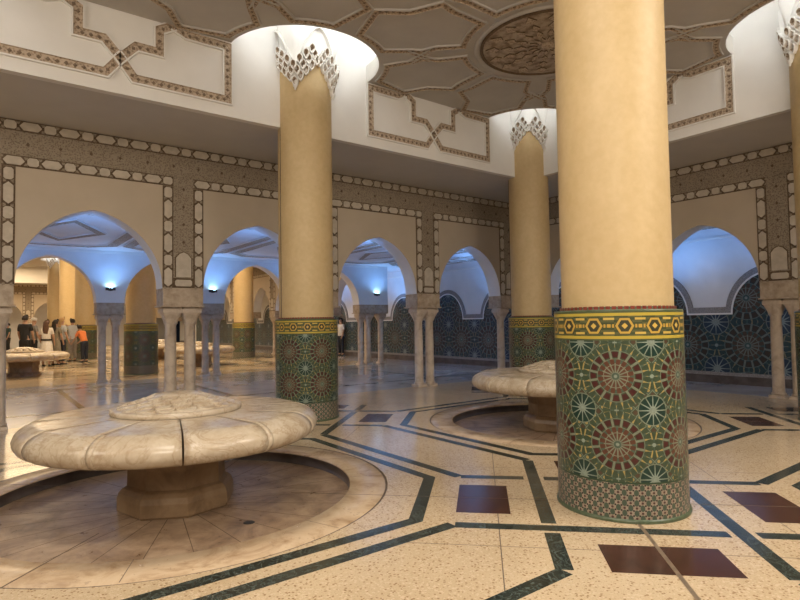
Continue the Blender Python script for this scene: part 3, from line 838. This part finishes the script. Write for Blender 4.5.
# ------------------------------------------------------------------ fountains
def fountain(loc, label, zoff, rz):
    t = empty('ablution_fountain', (*loc, zoff), label, 'fountain', 'round marble fountains', rz)
    z = -zoff
    # octagonal pedestal
    mb = MB()
    def octa(prof, key):
        rows = [[(r * cos(pi / 8 + i * pi / 4), r * sin(pi / 8 + i * pi / 4), h) for i in range(8)] for r, h in prof]
        mb.grid(rows, key, False, True)
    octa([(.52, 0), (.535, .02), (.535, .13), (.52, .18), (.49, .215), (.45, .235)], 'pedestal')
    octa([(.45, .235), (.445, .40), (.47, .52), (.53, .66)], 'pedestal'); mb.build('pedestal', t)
    # rounded seat ring of twelve stones
    h = z
    n = 12
    for k in range(n):
        gp = lambda q: .006 if q % 12 == 8 else .0008
        a0, a1 = 2 * pi * k / n + gp(k), 2 * pi * (k + 1) / n - gp(k + 1)
        mb = MB()
        prof = [(.50, h + .545), (.90, h + .515), (1.20, h + .505), (1.27, h + .515), (1.32, h + .545), (1.345, h + .585), (1.352, h + .625), (1.338, h + .665), (1.305, h + .702), (1.26, h + .73), (1.21, h + .748), (1.17, h + .755), (1.155, h + .756), (.95, h + .763), (.60, h + .772)]
        rows = [[(r * cos(a0 + (a1 - a0) * i / 10), r * sin(a0 + (a1 - a0) * i / 10), zz) for i in range(11)] for r, zz in prof]
        mb.grid(rows, 'marble', True)
        for aa in (a0, a1): mb.face([(r * cos(aa), r * sin(aa), zz) for r, zz in prof], 'marble')
        # raised fillet at the joint
        def rib(ac, wid, ht):
            rr = [(r + (ht if r > 1.15 else 0), zz + (ht if r < 1.26 else ht * .5)) for r, zz in prof[3:12]]
            rows = [[(r * cos(ac + s * wid), r * sin(ac + s * wid), zz) for s in (-1, 1)] for r, zz in rr]
            mb.grid(rows, 'marble', True)
            for s in (-1, 1):
                mb.grid([[(r * cos(ac + s * wid), r * sin(ac + s * wid), zz), (p[0] * cos(ac + s * wid), p[0] * sin(ac + s * wid), p[1])] for (r, zz), p in zip(rr, prof[3:12])], 'marble', True)
        
        if k % 2: rib(a0 + .02, .018, .004)
        mb.build('seat_stone', t)
    # shallow scale-carved cone on a thin disc
    mb = MB(); mb.lathe([(.50, h + .765), (.585, h + .765), (.595, h + .772), (.60, h + .778), (.60, h + .814), (.59, h + .82), (.55, h + .822), (.3, h + .83)], 'marble', 64); d = mb.build('basin_disc', t)
    mb = MB(); mb.lathe([(.555, h + .817), (.40, h + .852), (.27, h + .90), (.2, h + .935), (.15, h + .945), (0, h + .948)], 'marble', 48)
    for ring, (r, m) in enumerate([(.46, 16), (.38, 14), (.30, 12), (.22, 9)]):
        for i in range(m):
            a = 2 * pi * (i + .5 * (ring % 2)) / m; wv = pi / m * r * .98; pts = []
            for q in range(9):
                t2 = pi * q / 8; pts.append((wv * cos(t2), .085 * sin(t2)))
            def P(x, y, lift):
                rr = r + y; zz = h + .808 + (max(0, .56 - rr) / .41) ** 1.15 * .13 + lift
                return (rr * cos(a) - x * sin(a), rr * sin(a) + x * cos(a), zz)
            top = [P(x, y, .022) for x, y in pts]; bot = [P(x * 1.03, y * 1.03 + .002, -.01) for x, y in pts]
            mb.face([P(wv * .9, -.03, 0)] + top + [P(-wv * .9, -.03, 0)], 'marble')
            for q in range(8): mb.face([top[q], top[q + 1], bot[q + 1], bot[q]], 'marble')
    mb.build('scale_cone', d); return t
ft = fountain(F1, 'large cream marble ablution fountain in the left foreground', -REC_D, radians(16.3))
copy_tree(ft, (*F2, -REC_D), 'marble ablution fountain partly hidden behind the front tiled column', radians(20))
for (i, k), lab in {(0, 3): 'distant marble fountain in front of the crowd, seen through the large left arch', (1, 3): 'distant marble fountain behind the bluish column pair of the second arch',
                    (1, 4): 'farther marble fountain glimpsed between the pale marble columns behind the big fountain'}.items():
    copy_tree(ft, (GX + (i - .5) * S - .35, GY + (k + .5) * S - .5, -REC_D), lab, radians(5))
mb = MB(); mb.lathe([(.0, 0.004), (.035, .004), (.045, .003), (.05, 0)], 'dark', 20)
# small drain in the ring floor in front of the pedestal
o = mb.build('floor_drain', loc=(F1[0] - .02 + .35, F1[1] - .98, -REC_D)); tag(o, 'small dark drain hole in the sunken floor around the foreground fountain', 'drain')

# ------------------------------------------------------------------ uplights on the far arcade
def uplight(x, y, label, rz=0):
    t = empty('uplight', (x, y, 2.62), label, 'lamp', 'blue uplights', rz)
    mb = MB(); mb.lathe([(0, 0), (.06, .01), (.11, .05), (.13, .10), (.12, .10), (.10, .06)], 'dark', 20, a0=pi, a1=2 * pi); mb.box((-.13, -.02, .02), (.13, .0, .10), 'dark'); mb.build('lamp_bowl', t)
    mb = MB(); mb.lathe([(0, .10), (.085, .085)], 'uplamp', 16, (0, -.05)); mb.build('lamp_glow', t); return t
u0 = None
def up(x, y, rz, lab):
    global u0
    if u0 is None: u0 = uplight(x, y, lab, rz)
    else: copy_tree(u0, (x, y, 2.62), lab, rz)
up(PL[3], Y2 - TW, 0, 'dark wall uplight glowing blue on the pier inside the large left arch')
up(PL[2], Y2 - TW, 0, 'dark wall uplight glowing blue inside the second arch')
up(PL[0] + .45, Y2 - TW, 0, 'dark wall uplight glowing blue on the corner pier, seen right of the middle tiled column')
def light(kind, name, loc, energy, color, size=.3, rot=None, spot=None, sy=None, spread=None):
    l = bpy.data.lights.new(name, kind); l.energy = energy; l.color = color
    if kind == 'AREA':
        l.size = size
        if sy: l.shape = 'RECTANGLE'; l.size_y = sy
        if spread: l.spread = radians(spread)
    elif kind in ('POINT', 'SPOT'): l.shadow_soft_size = size
    if spot: l.spot_size = radians(spot); l.spot_blend = .8
    o = bpy.data.objects.new(name, l); C.objects.link(o); o.location = loc
    if rot: o.rotation_euler = rot
    return o
def aim(o, tgt):
    o.rotation_euler = (Vector(tgt) - o.location).to_track_quat('-Z', 'Y').to_euler(); return o
BLUE = (.15, .40, 1.0)
for k in range(0, 6):
    x = PL[k] + (.45 if k == 0 else 0)
    o = light('SPOT', 'uplight_beam', (x, Y2 - TW - .5, 2.70), 32, BLUE, .12, spot=165); aim(o, (x, Y2 - TW - .5, 4.5))
    o = light('SPOT', 'uplight_beam', (x, YW + TW + .26, 2.68), 150, BLUE, .12, spot=165); aim(o, (x, YW + TW + .8, 4.5))
for k in range(-1, 6):
    y = PR[0] - PP * k + .0
    if y < -4: continue
    o = light('SPOT', 'uplight_beam', (XW + TW + .16, y, 2.70), 60, (.17, .42, 1.0), .12, spot=160); aim(o, (XO - .4, y, 4.3))
for q in (0, 1, 2):
    o = light('SPOT', 'uplight_beam', (XW + TW + .2, PFR[q], 2.70), 70, (.2, .45, 1.0), .12, spot=160); aim(o, (XO - .4, PFR[q], 4.0))
# ------------------------------------------------------------------ people
def mskin(name, a, b, scale=30, rough=.7): M[name] = two(name, a, b, scale, rough)
mskin('skin', (.42, .25, .17), (.48, .29, .20)); mskin('hair_dark', (.012, .009, .007), (.03, .02, .015)); mskin('hair_brown', (.07, .035, .02), (.12, .06, .035)); mskin('hair_blond', (.34, .20, .08), (.46, .29, .13))
mskin('cloth_black', (.010, .010, .011), (.022, .022, .024)); mskin('cloth_white', (.62, .58, .53), (.74, .70, .65)); mskin('cloth_grey', (.20, .18, .165), (.28, .26, .24)); mskin('cloth_olive', (.17, .145, .105), (.24, .21, .16))
mskin('cloth_orange', (.80, .20, .05), (.90, .28, .08)); mskin('cloth_navy', (.012, .015, .028), (.025, .03, .05)); mskin('cloth_pale', (.40, .42, .45), (.52, .53, .55)); mskin('shoe', (.02, .018, .016), (.04, .035, .03)); mskin('cloth_teal', (.02, .05, .045), (.04, .08, .07))
def skinmesh(name, verts, edges, key, root=0, sub=1):
    me = bpy.data.meshes.new(name); me.from_pydata([v[:3] for v in verts], edges, [])
    o = bpy.data.objects.new(name, me); C.objects.link(o)
    sm = o.modifiers.new('s', 'SKIN'); sv = me.skin_vertices[0].data
    for i, v in enumerate(verts):
        r = v[3]; sv[i].radius = (r if not isinstance(r, tuple) else r[0], r if not isinstance(r, tuple) else r[1])
    sv[root].use_root = True
    if sub: o.modifiers.new('u', 'SUBSURF').levels = sub
    dg = bpy.context.evaluated_depsgraph_get(); m2 = bpy.data.meshes.new_from_object(o.evaluated_get(dg))
    m2.materials.clear(); m2.materials.append(M[key]); m2.polygons.foreach_set('use_smooth', [True] * len(m2.polygons))
    C.objects.unlink(o); bpy.data.objects.remove(o)
    return m2
def person(x, y, rz, label, top='cloth_black', low='cloth_navy', hair='hair_dark', skirt=False, longhair=False, cap=False, arms=((.1, -.05), (.1, -.05)), lean=0., scale=1., sleeve=.55, belt=False, held=None):
    t = empty('person', (x, y, 0), label, 'person', None, rz); t.scale = (scale * 1.1,) * 3
    # local: facing +y, x right
    L = lambda z, f=0.: (lean * max(0, z - .9) ** 1.0 + f)          # forward offset with height
    vs, es = [], []
    def add(px, py, pz, r, par=None):
        vs.append((px, py, pz, r)); i = len(vs) - 1
        if par is not None: es.append((par, i))
        return i
    dz = lambda z: z - .35 * lean * max(0, z - .9)
    pel = add(0, 0, .93, (.15, .11)); sp = add(0, L(1.12), dz(1.12), (.13, .095), pel); ch = add(0, L(1.32), dz(1.32), (.155, .105), sp)
    nk = add(0, L(1.46), dz(1.46), .055, ch); hb = add(0, L(1.53, .01), dz(1.53), (.06, .07), nk); hd = add(0, L(1.61, .015), dz(1.61), (.078, .095), hb); add(0, L(1.69, .005), dz(1.69), (.055, .065), hd)
    nose = add(0, L(1.59, .105), dz(1.585), .014, hd)
    hands = []
    for s, (raise_, fwd) in zip((-1, 1), arms):
        sh = add(s * .17, L(1.40), dz(1.40), .06, ch)
        # arm angle: raise_ 0 hanging .. 1 forward/up
        ax = raise_ * pi * .75; ex = (s * .225, L(1.4) + .26 * sin(ax * .55), dz(1.40) - .27 * cos(ax * .55))
        el = add(*ex, .042, sh); wx = (s * (.225 - .05 * raise_), ex[1] + .24 * sin(ax) + .04, ex[2] - .24 * cos(ax))
        wr = add(*wx, .028, el); d = Vector((wx[0] - ex[0], wx[1] - ex[1], wx[2] - ex[2])).normalized()
        hx = Vector(wx) + d * .06; pm = add(*hx, .03, wr); hands.append(hx)
        for q, (off, ln) in enumerate(((-.024, .07), (-.008, .085), (.008, .08), (.024, .062))):
            k1 = hx + d * .035 + Vector((0, off, 0)); a = add(*k1, .009, pm); k2 = k1 + d * ln * .6 + Vector((-s * .012, 0, 0)); add(*k2, .008, a)
        th = hx + Vector((-s * .02, .03, 0)); a = add(*th, .01, pm); add(*(th + d * .03), .009, a)
    feet = []
    for s in (-1, 1):
        hp = add(s * .09, 0, .86, .095, pel); kn = add(s * .10, .02, .49, .06, hp); an = add(s * .105, -.02, .09, .04, kn); add(s * .115, .09, .04, .034, an); feet.append((s * .11, .03))
    body = bpy.data.objects.new('body', skinmesh('body', vs, es, 'skin')); C.objects.link(body); body.parent = t
    def garment(nm, v, e, key, sub=1):
        o = bpy.data.objects.new(nm, skinmesh(nm, v, e, key, sub=sub)); C.objects.link(o); o.parent = t; return o
    # shirt over torso and upper arms
    v = [(0, 0, .86, (.185, .145)), (0, L(1.0), dz(1.0), (.175, .135)), (0, L(1.12), dz(1.12), (.155, .118)), (0, L(1.32), dz(1.32), (.18, .128)), (0, L(1.43), dz(1.43), (.10, .085))]; e = [(0, 1), (1, 2), (2, 3), (3, 4)]
    for s, i0 in ((-1, 0), (1, 1)):
        raise_ = arms[i0][0]; ax = raise_ * pi * .75; a = (s * .17, L(1.4), dz(1.40)); b = (s * .225, L(1.4) + .26 * sin(ax * .55), dz(1.40) - .27 * cos(ax * .55))
        k = len(v); v.append((*a, .078)); e.append((3, k)); v.append((a[0] + (b[0] - a[0]) * sleeve * 1.5, a[1] + (b[1] - a[1]) * sleeve * 1.5, a[2] + (b[2] - a[2]) * sleeve * 1.5, .058)); e.append((k, k + 1))
    garment('shirt', v, e, top)
    if skirt:
        mb = MB(); rows = []
        for z, r in ((.98, .15), (.85, .19), (.55, .22), (.25, .25), (.2, .24)):
            rows.append([(r * cos(2 * pi * i / 24) * (1 + .05 * sin(i * 2.1)), r * .8 * sin(2 * pi * i / 24) * (1 + .05 * sin(i * 2.1)), z) for i in range(24)])
        mb.grid(rows, low, True, True); mb.build('skirt', t)
    else:
        v = [(0, 0, .99, (.165, .13)), (0, 0, .86, (.17, .13))]; e = [(0, 1)]
        for s in (-1, 1):
            k = len(v); v += [(s * .095, 0, .78, .108), (s * .10, .02, .49, .082), (s * .105, -.02, .10, .066)]; e += [(1, k), (k, k + 1), (k + 1, k + 2)]
        garment('trousers', v, e, low)
    if belt:
        mb = MB(); mb.grid([[(.19 * cos(2 * pi * i / 24), .148 * sin(2 * pi * i / 24), z) for i in range(24)] for z in (.97, 1.03)], 'cloth_black', True, True); mb.build('belt', t)
    hc = (0, L(1.61, .01), dz(1.62))
    mb = MB()
    if cap:
        mb.lathe([(.1, .0), (.105, .03), (.098, .075), (.07, .105), (0, .115)], 'cloth_white', 20); o = mb.build('cap', t, loc=(hc[0], hc[1], hc[2] + .02))
    else:
        rows = []
        for q in range(9):
            el = pi / 2 - q * (pi * .62) / 8; row = []
            for i in range(20):
                a = 2 * pi * i / 20; front = max(0, sin(a)); r = 1.0
                zz = sin(el) * .125; rr = cos(el)
                if q > 4: zz += front * .05 * (q - 4); 
                row.append((.098 * rr * cos(a), .115 * rr * sin(a) - .008, zz + .01))
            rows.append(row)
        mb.grid(rows, hair, True, True)
        if longhair:
            mb.grid([[(w * cos(a), -.085 - dpt * sin(a), z) for a in [pi * i / 8 for i in range(9)]] for z, w, dpt in ((.05, .085, .03), (-.08, .10, .035), (-.22, .11, .045), (-.38, .10, .035), (-.44, .06, .01))], hair, True)
        mb.build('hair', t, loc=hc)
    for fx, fy in feet:
        mb = MB(); rows = []
        for yy, w, h in ((-.09, .03, .05), (-.05, .042, .075), (.04, .046, .07), (.11, .044, .045), (.15, .02, .03)):
            rows.append([(fx + w * cos(a), fy + yy, h * max(0, sin(a)) + .0) for a in [pi * i / 8 for i in range(9)]])
        mb.grid(rows, 'shoe', True); mb.face(rows[0], 'shoe'); mb.face([(r[0][0], r[0][1], 0) for r in rows] + [(r[-1][0], r[-1][1], 0) for r in rows[::-1]], 'shoe'); mb.build('shoe', t)
    return t, hands
YAW, PIT, ROL, FOC = .644, .0392, -.0153, 561.05
def at(px, depth):          # floor position below an image column at a given distance
    fw = Vector((sin(YAW), cos(YAW))); rt = Vector((cos(YAW), -sin(YAW))); p = fw * depth + rt * (px - 400) / FOC * depth
    return p.x, p.y
AWAY = -YAW
person(*at(25, 23.4), AWAY + .1, 'person seen from behind in black short-sleeved shirt beyond the distant fountain', 'cloth_black', 'cloth_black', 'hair_dark', scale=1.1)
person(*at(33.5, 24.6), AWAY - .6, 'person in grey shirt and white cap, half hidden by the black shirt', 'cloth_grey', 'cloth_black', cap=True, scale=1.06)
person(*at(46.5, 23.2), AWAY + .2, 'person with long brown hair in a white top and skirt with black belt', 'cloth_white', 'cloth_white', 'hair_brown', True, True, belt=True, scale=.99)
person(*at(55.5, 23.8), AWAY - .2, 'person with long dark hair in a long olive dress', 'cloth_olive', 'cloth_olive', 'hair_dark', True, True, scale=1.0)
person(*at(61.5, 24.2), AWAY - .5, 'person with blond hair, pale shirt and dark trousers', 'cloth_pale', 'cloth_navy', 'hair_blond', longhair=True, scale=1.05)
person(*at(72.5, 26.2), AWAY + 1.2, 'person in light clothes raising both hands to the face beside the orange shirt', 'cloth_pale', 'cloth_grey', 'hair_dark', arms=((1.0, 0), (.95, 0)), scale=1.03)
person(*at(84.5, 25.6), AWAY + 1.3, 'child in an orange shirt bending forward beside the cream column', 'cloth_orange', 'cloth_navy', 'hair_dark', lean=.4, arms=((.25, 0), (.3, 0)), scale=.93)
person(*at(8, 36), AWAY + 2.6, 'person in dark green clothes far off at the left photo edge', 'cloth_teal', 'cloth_black', 'hair_dark', scale=1.0)
person(*at(340.5, 27.5), AWAY + 2.4, 'person in white shirt and dark trousers at the edge of the middle tiled column', 'cloth_white', 'cloth_navy', 'hair_dark', scale=.96)

# ------------------------------------------------------------------ unseen fill lights added to the hall; far hall lamps
WARM = (1.0, .885, .745); ORANGE = (1.0, .74, .44)
o = light('AREA', 'hall_fill', (-2.2, -4.0, 5.3), 330, WARM, 3.0); aim(o, (5, 5, 1.8))
o = light('AREA', 'hall_fill', (5.5, -4.5, 5.3), 170, WARM, 3.0); aim(o, (5.5, 6, 1.5))
o = light('AREA', 'hall_fill', (-6.0, 4.0, 5.3), 200, WARM, 3.0); aim(o, (4, 7, 1.8))
light('AREA', 'hall_fill', (.6, 1.6, HC - .06), 165, WARM, 2.2)
light('AREA', 'hall_fill', (6.6, -1.2, HC - .06), 260, WARM, 2.2)
for i in (0, 1):
    for k in (3, 5, 7):
        light('AREA', 'far_hall_lamp', (GX + (i - .5) * S, GY + (k + .5) * S, HC - .1), 330, ORANGE, 3.5)

# ------------------------------------------------------------------ world, camera, view
w = bpy.data.worlds.new('world'); sc.world = w; w.use_nodes = True
w.node_tree.nodes['Background'].inputs[0].default_value = (.02, .022, .03, 1); w.node_tree.nodes['Background'].inputs[1].default_value = .2
cam = bpy.data.cameras.new('camera'); co = bpy.data.objects.new('camera', cam); C.objects.link(co); sc.camera = co
cam.sensor_width = 36; cam.lens = FOC / 800 * 36; cam.clip_end = 200
fw = Vector((sin(YAW) * cos(PIT), cos(YAW) * cos(PIT), sin(PIT))); r0 = Vector((cos(YAW), -sin(YAW), 0)); u0_ = r0.cross(fw)
r = r0 * cos(ROL) + u0_ * sin(ROL); u = -r0 * sin(ROL) + u0_ * cos(ROL)
co.matrix_world = Matrix(((r.x, u.x, -fw.x, 0), (r.y, u.y, -fw.y, 0), (r.z, u.z, -fw.z, 1.6), (0, 0, 0, 1)))
sc.view_settings.view_transform = 'Standard'; sc.view_settings.look = 'None'; sc.view_settings.gamma = 1; sc.view_settings.use_curve_mapping = False
sc.view_settings.exposure = 0.08
